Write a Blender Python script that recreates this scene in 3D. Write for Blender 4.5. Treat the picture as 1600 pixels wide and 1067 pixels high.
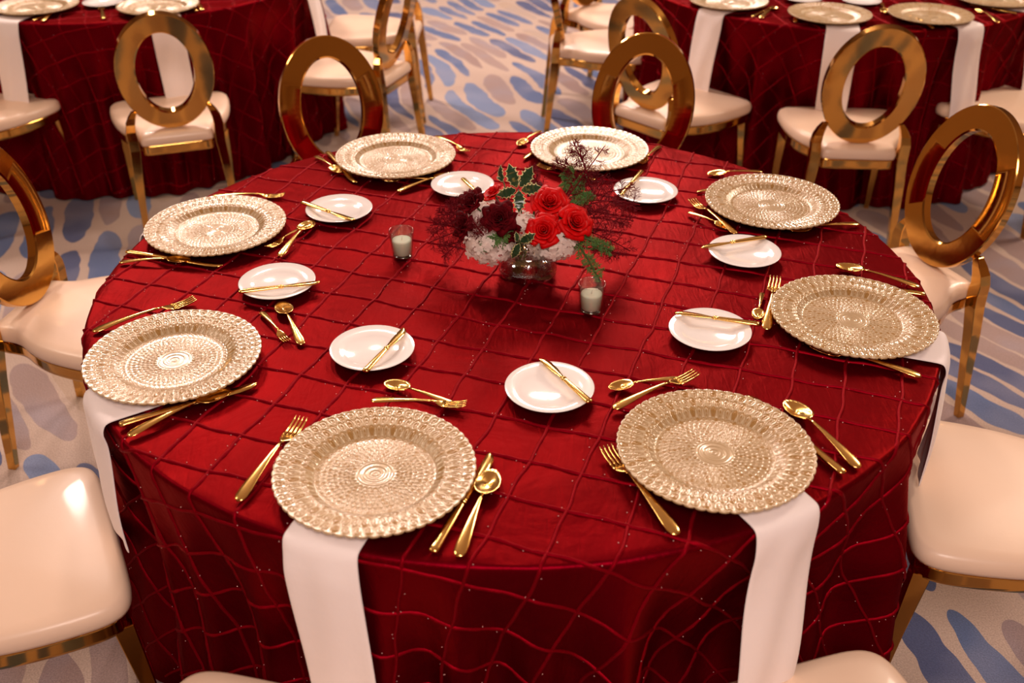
import bpy, math, random
import numpy as np
from mathutils import Vector, Matrix
PI = math.pi
random.seed(7)
rng = np.random.default_rng(7)
for o in list(bpy.data.objects):
    bpy.data.objects.remove(o)
SC = bpy.context.scene
COL = SC.collection
TOP = 0.76                                   # height of the tablecloth

# ------------------------------------------------------------------ camera
F_PX, PITCH, ROLL = 1581.5, math.radians(32.18), math.radians(0.107)
CAM = np.array([0.0, -1.9855, TOP + 1.0757])
_F = np.array([0, math.cos(PITCH), -math.sin(PITCH)]); _R0 = np.array([1.0, 0, 0]); _U0 = np.cross(_R0, _F)
_R = _R0 * math.cos(ROLL) + _U0 * math.sin(ROLL); _U = -_R0 * math.sin(ROLL) + _U0 * math.cos(ROLL)
cd = bpy.data.cameras.new('camera'); cam = bpy.data.objects.new('camera', cd); COL.objects.link(cam)
cd.sensor_width = 36; cd.lens = F_PX / 1600 * 36; cd.clip_start = 0.05
cam.matrix_world = Matrix(((_R[0], _U[0], -_F[0], CAM[0]), (_R[1], _U[1], -_F[1], CAM[1]), (_R[2], _U[2], -_F[2], CAM[2]), (0, 0, 0, 1)))
cd.dof.use_dof = True; cd.dof.focus_distance = 2.1; cd.dof.aperture_fstop = 3.5
SC.camera = cam

def ray(px, py):
    return _F * F_PX + _R * (px - 800) - _U * (py - 533.5)
def at(px, py, z=TOP):                       # where the sight line through a pixel meets a level plane
    d = ray(px, py); return CAM + d * ((z - CAM[2]) / d[2])
def aty(px, py, y):                          # ... and an upright plane
    d = ray(px, py); return CAM + d * ((y - CAM[1]) / d[1])

# ------------------------------------------------------------------ light and exposure
w = bpy.data.worlds.new('world'); SC.world = w; w.use_nodes = True
w.node_tree.nodes['Background'].inputs[0].default_value = (1.0, 0.80, 0.64, 1)
w.node_tree.nodes['Background'].inputs[1].default_value = 0.3
SC.view_settings.view_transform = 'Standard'; SC.view_settings.look = 'None'
SC.view_settings.gamma = 1; SC.view_settings.use_curve_mapping = False
SC.view_settings.exposure = 0.0
def area(name, loc, size, power, color, target=(0, 0.5, 0.6), sy=None):
    l = bpy.data.lights.new(name, 'AREA'); l.energy = power; l.color = color
    l.shape = 'DISK' if sy is None else 'RECTANGLE'; l.size = size
    if sy: l.size_y = sy
    o = bpy.data.objects.new(name, l); COL.objects.link(o); o.location = loc
    o.rotation_euler = (Vector(target) - Vector(loc)).to_track_quat('-Z', 'Y').to_euler()
    return o
WARM = (1.0, 0.80, 0.63); PINK = (1.0, 0.80, 0.71)
area('ceiling_lamp', (-2.75, 4.75, 4.2), 0.7, 120, PINK)
area('ceiling_lamp', (-1.1, 3.7, 4.2), 0.35, 45, PINK)
area('ceiling_lamp', (4.4, 3.2, 4.2), 1.3, 180, WARM)
area('ceiling_lamp', (0.6, 6.2, 4.2), 1.6, 240, PINK, (0, 3.0, 0.3))
area('ceiling_lamp', (-4.0, 0.6, 4.2), 1.2, 55, WARM)
area('ceiling_lamp', (0.2, -3.2, 3.4), 1.6, 108, PINK, (0, -0.4, 0.5))

# ------------------------------------------------------------------ materials
def nt(name):
    m = bpy.data.materials.new(name); m.use_nodes = True
    t = m.node_tree; return m, t, t.nodes['Principled BSDF']
def N(t, ty, **kw):
    n = t.nodes.new(ty)
    for k, v in kw.items(): setattr(n, k, v)
    return n
def L(t, a, b): t.links.new(a, b)
def simple(name, col, rough=0.5, metal=0.0, coat=0.0, bump=None, sheen=0.0, trans=0.0, ior=1.45, ss=0.0, vary=None, spec=None):
    m, t, p = nt(name)
    if spec: p.inputs['Specular IOR Level'].default_value = spec[0]; p.inputs['Specular Tint'].default_value = (*spec[1], 1)
    p.inputs['Base Color'].default_value = (*col, 1); p.inputs['Roughness'].default_value = rough
    p.inputs['Metallic'].default_value = metal; p.inputs['Coat Weight'].default_value = coat
    p.inputs['Coat Roughness'].default_value = 0.08
    p.inputs['Sheen Weight'].default_value = sheen; p.inputs['Transmission Weight'].default_value = trans
    p.inputs['IOR'].default_value = ior
    if ss:
        p.inputs['Subsurface Weight'].default_value = ss; p.inputs['Subsurface Radius'].default_value = (0.01, 0.006, 0.004)
    if bump:
        tc = N(t, 'ShaderNodeTexCoord'); ns = N(t, 'ShaderNodeTexNoise'); ns.inputs['Scale'].default_value = bump[0]; ns.inputs['Detail'].default_value = 4
        b = N(t, 'ShaderNodeBump'); b.inputs['Strength'].default_value = bump[1]; b.inputs['Distance'].default_value = bump[2]
        L(t, tc.outputs['Object'], ns.inputs['Vector']); L(t, ns.outputs['Fac'], b.inputs['Height']); L(t, b.outputs['Normal'], p.inputs['Normal'])
    if vary:
        tc = N(t, 'ShaderNodeTexCoord'); ns = N(t, 'ShaderNodeTexNoise'); ns.inputs['Scale'].default_value = vary[0]
        r = N(t, 'ShaderNodeValToRGB'); r.color_ramp.elements[0].position = .3; r.color_ramp.elements[1].position = .7
        r.color_ramp.elements[0].color = (*col, 1); r.color_ramp.elements[1].color = (*vary[1], 1)
        L(t, tc.outputs['Object'], ns.inputs['Vector']); L(t, ns.outputs['Fac'], r.inputs['Fac']); L(t, r.outputs['Color'], p.inputs['Base Color'])
    return m

M = {}
M['chair_gold'] = simple('polished_bronze_gold', (0.68, 0.375, 0.095), 0.09, 1.0, bump=(7, 0.12, 0.004))
M['cutlery_gold'] = simple('polished_gold', (1.0, 0.64, 0.20), 0.17, 1.0)
M['cushion'] = simple('cream_vinyl', (0.83, 0.61, 0.46), 0.40, 0, 0.15, bump=(60, 0.10, 0.002))
M['porcelain'] = simple('white_porcelain', (0.84, 0.79, 0.77), 0.12, 0, 0.6)
M['napkin'] = simple('white_napkin', (0.86, 0.77, 0.76), 0.8, 0, 0, bump=(22, 0.25, 0.006), sheen=0.2)
M['wax'] = simple('candle_wax', (0.86, 0.76, 0.62), 0.45, ss=0.3)
M['wick'] = simple('candle_wick', (0.75, 0.7, 0.62), 0.8)
def clear(name, tint, ior, refr, f0=.075, pw_=4.0):            # clear material: see-through, mirror-like at grazing angles, partly refracting
    m, t, p = nt(name); t.nodes.remove(p); out = t.nodes['Material Output']
    tr = N(t, 'ShaderNodeBsdfTransparent'); tr.inputs[0].default_value = (*tint, 1)
    gl = N(t, 'ShaderNodeBsdfGlossy'); gl.inputs['Roughness'].default_value = 0.02
    rf = N(t, 'ShaderNodeBsdfRefraction'); rf.inputs['IOR'].default_value = ior; rf.inputs['Roughness'].default_value = 0.0
    lw = N(t, 'ShaderNodeLayerWeight'); lw.inputs['Blend'].default_value = 0.5
    pw = N(t, 'ShaderNodeMath', operation='POWER'); pw.inputs[1].default_value = pw_; L(t, lw.outputs['Facing'], pw.inputs[0])
    fr = N(t, 'ShaderNodeMath', operation='MULTIPLY_ADD'); fr.inputs[1].default_value = 0.85; fr.inputs[2].default_value = f0; L(t, pw.outputs[0], fr.inputs[0])
    m1 = N(t, 'ShaderNodeMixShader'); m1.inputs[0].default_value = refr; L(t, tr.outputs[0], m1.inputs[1]); L(t, rf.outputs[0], m1.inputs[2])
    m2 = N(t, 'ShaderNodeMixShader'); L(t, fr.outputs[0], m2.inputs[0]); L(t, m1.outputs[0], m2.inputs[1]); L(t, gl.outputs[0], m2.inputs[2])
    L(t, m2.outputs[0], out.inputs['Surface']); return m
M['glass'] = clear('clear_glass', (0.90, 0.945, 0.93), 1.5, 0.0, .09, 3.0)
M['glass_green'] = clear('green_tinted_glass', (0.45, 0.66, 0.60), 1.5, 0.0, .20, 2.5)
M['vase_glass'] = clear('vase_glass', (0.97, 0.985, 0.98), 1.5, 0.0, .10, 2.4)
M['water'] = clear('water', (0.98, 0.99, 0.99), 1.33, 0.05, .42, 2.0)
M['rose_red'] = simple('red_rose_petal', (0.66, 0.002, 0.003), 0.5, vary=(45, (0.42, 0.001, 0.002)), spec=(0.3, (1, .4, .4)))
M['rose_dark'] = simple('burgundy_petal', (0.11, 0.002, 0.005), 0.7, vary=(40, (0.035, 0.001, 0.003)), spec=(0.12, (1, .4, .4)))
M['hydrangea'] = simple('white_hydrangea_petal', (0.95, 0.84, 0.80), 0.6, vary=(25, (0.88, 0.72, 0.66)))
def leafy(name, col, col2, tr):              # thin petal: partly lets light through
    m, t, p = nt(name); out = t.nodes['Material Output']
    tc = N(t, 'ShaderNodeTexCoord'); ns = N(t, 'ShaderNodeTexNoise'); ns.inputs['Scale'].default_value = 30
    mx = N(t, 'ShaderNodeMix', data_type='RGBA'); mx.inputs['A'].default_value = (*col, 1); mx.inputs['B'].default_value = (*col2, 1)
    L(t, tc.outputs['Object'], ns.inputs['Vector']); L(t, ns.outputs['Fac'], mx.inputs['Factor']); L(t, mx.outputs['Result'], p.inputs['Base Color'])
    p.inputs['Roughness'].default_value = 0.6; tl = N(t, 'ShaderNodeBsdfTranslucent'); L(t, mx.outputs['Result'], tl.inputs[0])
    ms = N(t, 'ShaderNodeMixShader'); ms.inputs[0].default_value = tr; L(t, p.outputs[0], ms.inputs[1]); L(t, tl.outputs[0], ms.inputs[2]); L(t, ms.outputs[0], out.inputs['Surface']); return m
M['hydrangea'] = leafy('white_hydrangea_petal', (1.0, 0.90, 0.86), (0.96, 0.84, 0.78), 0.45)
M['stem_green'] = simple('green_stem', (0.05, 0.09, 0.02), 0.5)
M['cedar'] = simple('cedar_green', (0.06, 0.16, 0.035), 0.55, vary=(40, (0.13, 0.24, 0.05)))
M['fern_red'] = simple('burgundy_fern', (0.11, 0.005, 0.010), 0.7, vary=(20, (0.19, 0.009, 0.016)), spec=(0.12, (1, .4, .4)))
M['holly'] = simple('holly_green', (0.008, 0.032, 0.012), 0.3, 0, 0.3, vary=(60, (0.016, 0.055, 0.02)))
M['holly_edge'] = simple('holly_cream_margin', (0.62, 0.55, 0.26), 0.4)
M['ridge'] = simple('crimson_pintuck', (0.19, 0.0006, 0.006), 0.5, 0.5, bump=(220, 0.5, 0.001), spec=(0.15, (0.8, 0.1, 0.12)))
M['bead'] = simple('pale_bead', (0.9, 0.55, 0.5), 0.2, 0.2)
M['wall'] = simple('tan_wall', (0.56, 0.34, 0.17), 0.85, bump=(12, 0.2, 0.005))
M['ceiling'] = simple('cream_ceiling', (0.58, 0.46, 0.36), 0.9, bump=(12, 0.2, 0.005))
M['trim'] = simple('dark_wood_trim', (0.09, 0.045, 0.022), 0.4)

def mat_charger():
    m, t, p = nt('gold_glass_charger')
    a = N(t, 'ShaderNodeVertexColor', layer_name='Col')
    L(t, a.outputs['Color'], p.inputs['Base Color'])
    p.inputs['Metallic'].default_value = 0.15; p.inputs['Roughness'].default_value = 0.38
    p.inputs['Coat Weight'].default_value = 0.8; p.inputs['Coat Roughness'].default_value = 0.05
    return m
M['charger'] = mat_charger()

def mat_cloth():
    m, t, p = nt('crimson_taffeta')
    uv = N(t, 'ShaderNodeUVMap', uv_map='UVMap')
    n1 = N(t, 'ShaderNodeTexNoise'); n1.inputs['Scale'].default_value = 5; n1.inputs['Detail'].default_value = 6; n1.inputs['Distortion'].default_value = 0.8
    mp = N(t, 'ShaderNodeMapping'); mp.inputs['Scale'].default_value = (14, 3, 1); mp.inputs['Rotation'].default_value = (0, 0, 0.5)
    n2 = N(t, 'ShaderNodeTexNoise'); n2.inputs['Scale'].default_value = 4; n2.inputs['Detail'].default_value = 3; n2.inputs['Distortion'].default_value = 1.2
    L(t, uv.outputs['UV'], n1.inputs['Vector']); L(t, uv.outputs['UV'], mp.inputs['Vector']); L(t, mp.outputs['Vector'], n2.inputs['Vector'])
    r = N(t, 'ShaderNodeValToRGB')
    r.color_ramp.elements[0].color = (0.105, 0.0003, 0.0042, 1); r.color_ramp.elements[0].position = .3
    r.color_ramp.elements[1].color = (0.155, 0.0005, 0.0062, 1); r.color_ramp.elements[1].position = .75
    L(t, n1.outputs['Fac'], r.inputs['Fac']); L(t, r.outputs['Color'], p.inputs['Base Color'])
    b1 = N(t, 'ShaderNodeBump'); b1.inputs['Strength'].default_value = 0.25; b1.inputs['Distance'].default_value = 0.02
    L(t, n1.outputs['Fac'], b1.inputs['Height'])
    b2 = N(t, 'ShaderNodeBump'); b2.inputs['Strength'].default_value = 0.25; b2.inputs['Distance'].default_value = 0.004
    L(t, n2.outputs['Fac'], b2.inputs['Height']); L(t, b1.outputs['Normal'], b2.inputs['Normal'])
    w1 = N(t, 'ShaderNodeTexWave'); w1.inputs['Scale'].default_value = 260; w1.inputs['Distortion'].default_value = 2
    L(t, uv.outputs['UV'], w1.inputs['Vector'])
    b3 = N(t, 'ShaderNodeBump'); b3.inputs['Strength'].default_value = 0.12; b3.inputs['Distance'].default_value = 0.0006
    L(t, w1.outputs['Fac'], b3.inputs['Height']); L(t, b2.outputs['Normal'], b3.inputs['Normal'])
    L(t, b3.outputs['Normal'], p.inputs['Normal'])
    p.inputs['Metallic'].default_value = 0.82; p.inputs['Roughness'].default_value = 0.43; p.inputs['Specular IOR Level'].default_value = 0.15; p.inputs['Specular Tint'].default_value = (0.8, 0.03, 0.06, 1)
    return m
M['cloth'] = mat_cloth()

def mat_carpet():
    m, t, p = nt('brushstroke_carpet')
    tc = N(t, 'ShaderNodeTexCoord')
    # bend the strokes gently with low noise, turn them to run down to the right, then stretch cells
    nz = N(t, 'ShaderNodeTexNoise'); nz.inputs['Scale'].default_value = 0.55; nz.inputs['Detail'].default_value = 1
    L(t, tc.outputs['Object'], nz.inputs['Vector'])
    s = N(t, 'ShaderNodeVectorMath', operation='SUBTRACT'); s.inputs[1].default_value = (.5, .5, .5)
    L(t, nz.outputs['Color'], s.inputs[0])
    sc = N(t, 'ShaderNodeVectorMath', operation='SCALE'); sc.inputs['Scale'].default_value = 0.75
    L(t, s.outputs[0], sc.inputs[0])
    nf = N(t, 'ShaderNodeTexNoise'); nf.inputs['Scale'].default_value = 5.0; nf.inputs['Detail'].default_value = 2
    L(t, tc.outputs['Object'], nf.inputs['Vector'])
    s2 = N(t, 'ShaderNodeVectorMath', operation='SUBTRACT'); s2.inputs[1].default_value = (.5, .5, .5)
    L(t, nf.outputs['Color'], s2.inputs[0])
    sc2 = N(t, 'ShaderNodeVectorMath', operation='SCALE'); sc2.inputs['Scale'].default_value = 0.065
    L(t, s2.outputs[0], sc2.inputs[0])
    ad = N(t, 'ShaderNodeVectorMath', operation='ADD'); L(t, tc.outputs['Object'], ad.inputs[0]); L(t, sc.outputs[0], ad.inputs[1])
    ad2 = N(t, 'ShaderNodeVectorMath', operation='ADD'); L(t, ad.outputs[0], ad2.inputs[0]); L(t, sc2.outputs[0], ad2.inputs[1])
    vr = N(t, 'ShaderNodeVectorRotate', rotation_type='Z_AXIS'); vr.inputs['Angle'].default_value = math.radians(62)
    L(t, ad2.outputs[0], vr.inputs['Vector'])
    def mth(op, a, b=None, c=None):
        n = N(t, 'ShaderNodeMath', operation=op)
        for i, v_ in enumerate((a, b, c)):
            if v_ is None: continue
            if isinstance(v_, (int, float)): n.inputs[i].default_value = v_
            else: L(t, v_, n.inputs[i])
        return n.outputs[0]
    def white(x, y):
        cx_ = N(t, 'ShaderNodeCombineXYZ'); L(t, x, cx_.inputs[0])
        if y is not None: L(t, y, cx_.inputs[1])
        wn = N(t, 'ShaderNodeTexWhiteNoise', noise_dimensions='2D'); L(t, cx_.outputs[0], wn.inputs['Vector']); return wn.outputs['Value'], wn.outputs['Color']
    sep = N(t, 'ShaderNodeSeparateXYZ'); L(t, vr.outputs[0], sep.inputs[0])
    al, ac = sep.outputs[0], sep.outputs[1]
    def strokes(wid, ln, off):               # rows of brush marks: columns across, marks along with rounded, tapering ends
        k = mth('FLOOR', mth('DIVIDE', mth('ADD', ac, off), wid)); tt = mth('SUBTRACT', mth('FRACT', mth('DIVIDE', mth('ADD', ac, off), wid)), 0.5)
        rk, _c = white(k, None)
        x = mth('ADD', mth('DIVIDE', al, ln), mth('ADD', mth('MULTIPLY', rk, 0.45), mth('MULTIPLY', k, 0.09)))
        m_ = mth('FLOOR', x); ss = mth('SUBTRACT', mth('FRACT', x), 0.5)
        rv, rc = white(k, m_)
        sr = N(t, 'ShaderNodeSeparateColor'); L(t, rc, sr.inputs[0])
        half = mth('ADD', 0.40, mth('MULTIPLY', sr.outputs[1], 0.08))
        e = mth('DIVIDE', ss, half)
        prof = mth('SQRT', mth('MAXIMUM', mth('SUBTRACT', 1.0, mth('POWER', mth('ABSOLUTE', e), 3.2)), 0.0))
        tap = mth('ADD', 0.86, mth('MULTIPLY', e, mth('SUBTRACT', mth('MULTIPLY', sr.outputs[2], 0.6), 0.3)))
        wv = mth('MULTIPLY', mth('MULTIPLY', prof, tap), mth('ADD', 0.42, mth('MULTIPLY', sr.outputs[0], 0.12)))
        return mth('LESS_THAN', mth('ABSOLUTE', tt), wv), rv
    kA, rA = strokes(0.120, 0.62, 0.0)
    class _o: pass
    k = _o(); k.outputs = [kA]; sx = _o(); sx.outputs = [rA]
    r = N(t, 'ShaderNodeValToRGB'); r.color_ramp.interpolation = 'CONSTANT'
    els = [(0.0, (0.090, 0.130, 0.270)), (0.24, (0.30, 0.20, 0.185)), (0.45, (0.070, 0.085, 0.19)), (0.62, (0.17, 0.22, 0.37)), (0.74, (0.34, 0.235, 0.215)), (0.94, (0.46, 0.33, 0.25))]
    r.color_ramp.elements[0].position = 0; r.color_ramp.elements[0].color = (*els[0][1], 1)
    r.color_ramp.elements[1].position = els[1][0]; r.color_ramp.elements[1].color = (*els[1][1], 1)
    for ps, cc in els[2:]:
        q = r.color_ramp.elements.new(ps); q.color = (*cc, 1)
    L(t, sx.outputs[0], r.inputs['Fac'])
    # a second lighter layer shifts tone along the stroke like a wet brush
    nb = N(t, 'ShaderNodeTexNoise'); nb.inputs['Scale'].default_value = 3.5; L(t, tc.outputs['Object'], nb.inputs['Vector'])
    mx0 = N(t, 'ShaderNodeMix', data_type='RGBA'); mx0.inputs['B'].default_value = (0.30, 0.30, 0.40, 1)
    mr = N(t, 'ShaderNodeMapRange'); mr.inputs['From Min'].default_value = .45; mr.inputs['From Max'].default_value = .8; mr.inputs['To Max'].default_value = .6
    L(t, nb.outputs['Fac'], mr.inputs['Value']); L(t, mr.outputs[0], mx0.inputs['Factor']); L(t, r.outputs['Color'], mx0.inputs['A'])
    mx = N(t, 'ShaderNodeMix', data_type='RGBA'); mx.inputs['A'].default_value = (0.50, 0.37, 0.305, 1)
    L(t, k.outputs[0], mx.inputs['Factor']); L(t, mx0.outputs['Result'], mx.inputs['B'])
    pile = N(t, 'ShaderNodeTexNoise'); pile.inputs['Scale'].default_value = 260; pile.inputs['Detail'].default_value = 2
    L(t, tc.outputs['Object'], pile.inputs['Vector'])
    hm = N(t, 'ShaderNodeMix', data_type='RGBA', blend_type='MULTIPLY'); hm.inputs['Factor'].default_value = 1
    pr = N(t, 'ShaderNodeMapRange'); pr.inputs['From Min'].default_value = .3; pr.inputs['From Max'].default_value = .7; pr.inputs['To Min'].default_value = .78; pr.inputs['To Max'].default_value = 1.15
    L(t, pile.outputs['Fac'], pr.inputs['Value']); L(t, mx.outputs['Result'], hm.inputs['A']); L(t, pr.outputs[0], hm.inputs['B'])
    L(t, hm.outputs['Result'], p.inputs['Base Color'])
    b = N(t, 'ShaderNodeBump'); b.inputs['Strength'].default_value = 0.6; b.inputs['Distance'].default_value = 0.004
    L(t, pile.outputs['Fac'], b.inputs['Height']); L(t, b.outputs['Normal'], p.inputs['Normal'])
    p.inputs['Roughness'].default_value = 0.95; p.inputs['Sheen Weight'].default_value = 0.15
    return m
M['carpet'] = mat_carpet()

# ------------------------------------------------------------------ mesh helpers
def mesh(name, V, Fc, mats, smooth=True, mi=None):
    me = bpy.data.meshes.new(name); me.from_pydata([tuple(map(float, v)) for v in V], [], [tuple(int(i) for i in f) for f in Fc]); me.update()
    for m_ in (mats if isinstance(mats, (list, tuple)) else [mats]): me.materials.append(m_)
    me.polygons.foreach_set('use_smooth', [smooth] * len(me.polygons))
    if mi is not None: me.polygons.foreach_set('material_index', mi)
    return me
def obj(name, me, parent=None, loc=None, rot=None, scale=None):
    o = bpy.data.objects.new(name, me); COL.objects.link(o)
    if parent: o.parent = parent
    if loc is not None: o.location = loc
    if rot is not None: o.rotation_euler = rot
    if scale is not None: o.scale = scale
    return o
def tag(o, label, cat, group=None):
    o['label'] = label; o['category'] = cat
    if group: o['group'] = group
    return o
def thing(name, label, cat, loc=(0, 0, 0), rz=0, group=None):
    o = bpy.data.objects.new(name, None); COL.objects.link(o); o.empty_display_size = .05
    o.location = loc; o.rotation_euler = (0, 0, rz); return tag(o, label, cat, group)
def dup(root, loc, rz, label, group=None, scale=None):
    r = root.copy(); COL.objects.link(r); r.location = loc; r.rotation_euler = (0, 0, rz); r['label'] = label
    if group: r['group'] = group
    if scale: r.scale = (scale,) * 3
    for ch in root.children:
        c = ch.copy(); COL.objects.link(c); c.parent = r
        for g in ch.children:
            h = g.copy(); COL.objects.link(h); h.parent = c
    return r
def loft(rings, cap0=True, cap1=True, closed=True):
    n = len(rings[0]); V = [p for r in rings for p in r]; Fc = []
    for i in range(len(rings) - 1):
        for j in range(n if closed else n - 1):
            k = (j + 1) % n
            Fc.append((i * n + j, i * n + k, (i + 1) * n + k, (i + 1) * n + j))
    if cap0: Fc.append(tuple(range(n))[::-1])
    if cap1: Fc.append(tuple((len(rings) - 1) * n + j for j in range(n)))
    return V, Fc
def merge(parts):
    V, Fc = [], []
    for v, f in parts:
        o = len(V); V += list(v); Fc += [tuple(i + o for i in q) for q in f]
    return V, Fc
def bevelled(o, wd, seg=2):
    b = o.modifiers.new('bevel', 'BEVEL'); b.width = wd; b.segments = seg; b.limit_method = 'ANGLE'; b.angle_limit = 0.6
    return o
def lathe(prof, n=48):
    V, Fc = [], []
    for r, z in prof:
        for j in range(n):
            a = 2 * PI * j / n; V.append((r * math.cos(a), r * math.sin(a), z))
    for i in range(len(prof) - 1):
        for j in range(n):
            k = (j + 1) % n; Fc.append((i * n + j, i * n + k, (i + 1) * n + k, (i + 1) * n + j))
    Fc.append(tuple(range(n))[::-1]); Fc.append(tuple((len(prof) - 1) * n + j for j in range(n)))
    return V, Fc
def tube(path, rad, n=5):
    path = [np.array(p, float) for p in path]; rings = []
    for i, p in enumerate(path):
        d = path[min(i + 1, len(path) - 1)] - path[max(i - 1, 0)]; d /= (np.linalg.norm(d) + 1e-12)
        a = np.cross(d, (0.3, 0.2, 1.0) if abs(d[2]) < .9 else (1, 0, 0)); a /= np.linalg.norm(a); b = np.cross(d, a)
        r = rad[i] if hasattr(rad, '__len__') else rad
        rings.append([p + r * (a * math.cos(2 * PI * k / n) + b * math.sin(2 * PI * k / n)) for k in range(n)])
    return loft(rings)
def rect_sweep(path, sec):                   # square bars: path points with (half x, half y) sections, sections level
    rings = []
    for p, s in zip(path, sec):
        x, y, z = p; a, b = s
        rings.append([(x - a, y - b, z), (x + a, y - b, z), (x + a, y + b, z), (x - a, y + b, z)])
    return loft(rings)

# ------------------------------------------------------------------ the room
def box(name, x0, x1, y0, y1, z0, z1, m):
    V = [(x, y, z) for z in (z0, z1) for y in (y0, y1) for x in (x0, x1)]
    Fc = [(0, 2, 3, 1), (4, 5, 7, 6), (0, 1, 5, 4), (2, 6, 7, 3), (0, 4, 6, 2), (1, 3, 7, 5)]
    o = obj(name, mesh(name, V, Fc, m, False)); o['kind'] = 'structure'; return o
X0, X1, Y0, Y1, H = -8, 8, -7, 12, 4.5
box('floor', X0, X1, Y0, Y1, -0.1, 0, M['carpet'])
box('ceiling', X0, X1, Y0, Y1, H, H + .1, M['ceiling'])
box('wall_left', X0 - .1, X0, Y0, Y1, 0, H, M['wall']); box('wall_right', X1, X1 + .1, Y0, Y1, 0, H, M['wall'])
box('wall_front', X0, X1, Y0 - .1, Y0, 0, H, M['wall']); box('wall_back', X0, X1, Y1, Y1 + .1, 0, H, M['wall'])
box('baseboard_back', X0, X1, Y1 - .02, Y1, 0, .15, M['trim']); box('baseboard_left', X0, X0 + .02, Y0, Y1, 0, .15, M['trim'])
box('baseboard_right', X1 - .02, X1, Y0, Y1, 0, .15, M['trim'])

# ------------------------------------------------------------------ tables and cloths
RT = 0.903
GRID_A = math.radians(-19.5); CELL_U, CELL_V = 0.0975, 0.0995; G0 = np.array([0.0094, -0.1188])
def fold(th):
    a = th * 17 + 1.6 * np.sin(2 * th + .5) + .8 * np.sin(5 * th)
    f = 0.62 * (1 - 2 * np.abs(np.sin(a / 2)) ** 1.1) * .9 + 0.30 * np.sin(9 * th + 2.1 + .9 * np.sin(3 * th)) + 0.26 * np.sin(41 * th + 1.2 * np.sin(4 * th + 1))
    return f - .42
def sstep(x, a, b):
    t_ = np.clip((x - a) / (b - a), 0, 1); return t_ * t_ * (3 - 2 * t_)
FIL = 0.009
PRESSED = [math.atan2(*at(px_, py_)[1::-1]) for px_, py_ in ((142, 640), (1470, 545))]
def surf(u, v, lift=0.0):                    # flat cloth coordinates (metres from the centre) -> draped position
    r = np.hypot(u, v); th = np.arctan2(v, u); s = np.maximum(r - (RT - FIL), 0)
    arc = FIL * PI / 2; ph = np.clip(s / FIL, 0, PI / 2)
    sd = np.maximum(s - arc, 0)              # distance hung below the fillet
    amp = 0.072 * sstep(sd, -0.03, 0.34)
    f_ = fold(th); press = sum(np.exp(-(((th - a_ + PI) % (2 * PI) - PI) / .13) ** 2) for a_ in PRESSED)   # napkins and seats press the folds in
    f_ = np.where(f_ > 0, f_ * (1 - np.clip(press, 0, 1)), f_)
    rr = np.where(s <= 0, r, RT - FIL + FIL * np.sin(ph)) + 0.03 * sd + 0.07 * np.maximum(sd - .38, 0) + amp * f_
    low = 0.0010 * (np.sin(23 * u + 3 * v) * np.sin(19 * v - 5 * u) + 0.6 * np.sin(41 * u - 13 * v))
    z = np.where(s <= 0, TOP + low - 0.001, TOP - FIL + FIL * np.cos(ph) - 0.001) - sd * 0.995
    return np.stack([rr * np.cos(th), rr * np.sin(th), np.maximum(z, 0.004)], -1)
def cloth_mesh():
    n = 540; rs = list(np.linspace(0.02, RT - FIL, 60)) + [RT - FIL + FIL * k for k in (.4, .8, 1.2, 1.6)] + list(RT - FIL + FIL * 1.6 + np.linspace(.012, 0.742, 46))
    a = np.arange(n) * 2 * PI / n
    U = np.array([r * np.cos(a) for r in rs]).ravel(); Vv = np.array([r * np.sin(a) for r in rs]).ravel()
    P = surf(U, Vv); P = np.vstack([P, surf(np.array([0.]), np.array([0.]))]); UVs = np.vstack([np.stack([U, Vv], -1), [[0, 0]]])
    Fc = []
    for i in range(len(rs) - 1):
        for j in range(n):
            k = (j + 1) % n; Fc.append((i * n + j, i * n + k, (i + 1) * n + k, (i + 1) * n + j))
    c = len(P) - 1
    Fc += [(c, j, (j + 1) % n) [::1] for j in range(n)]
    Fc = [tuple(f) for f in Fc]
    me = mesh('cloth', P, Fc, M['cloth'])
    uvl = me.uv_layers.new(name='UVMap'); li = np.zeros(len(me.loops), int); me.loops.foreach_get('vertex_index', li)
    uvl.data.foreach_set('uv', UVs[li].astype(np.float32).ravel())
    return me
def line_points():
    ca, sa = math.cos(GRID_A), math.sin(GRID_A); lines = []
    eu = np.array([ca, sa]); ev = np.array([-sa, ca]); RM = RT + 0.73
    for d1, d2, c1 in ((eu, ev, CELL_U), (ev, eu, CELL_V)):
        for k in range(-18, 19):
            tt = np.arange(-1.7, 1.7, 0.011)
            ph = rng.uniform(0, 6.28, 3)
            wob = 0.0016 * np.sin(tt * 31 + ph[0]) + 0.0012 * np.sin(tt * 67 + ph[1]) + 0.003 * np.sin(tt * 7 + ph[2])
            P = G0 + np.outer(k * c1 + wob, d1) + np.outer(tt, d2)
            ok = np.hypot(*P.T) < RM
            if ok.sum() > 6: lines.append((P[ok], d1))
    return lines
LINES = line_points()
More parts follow.
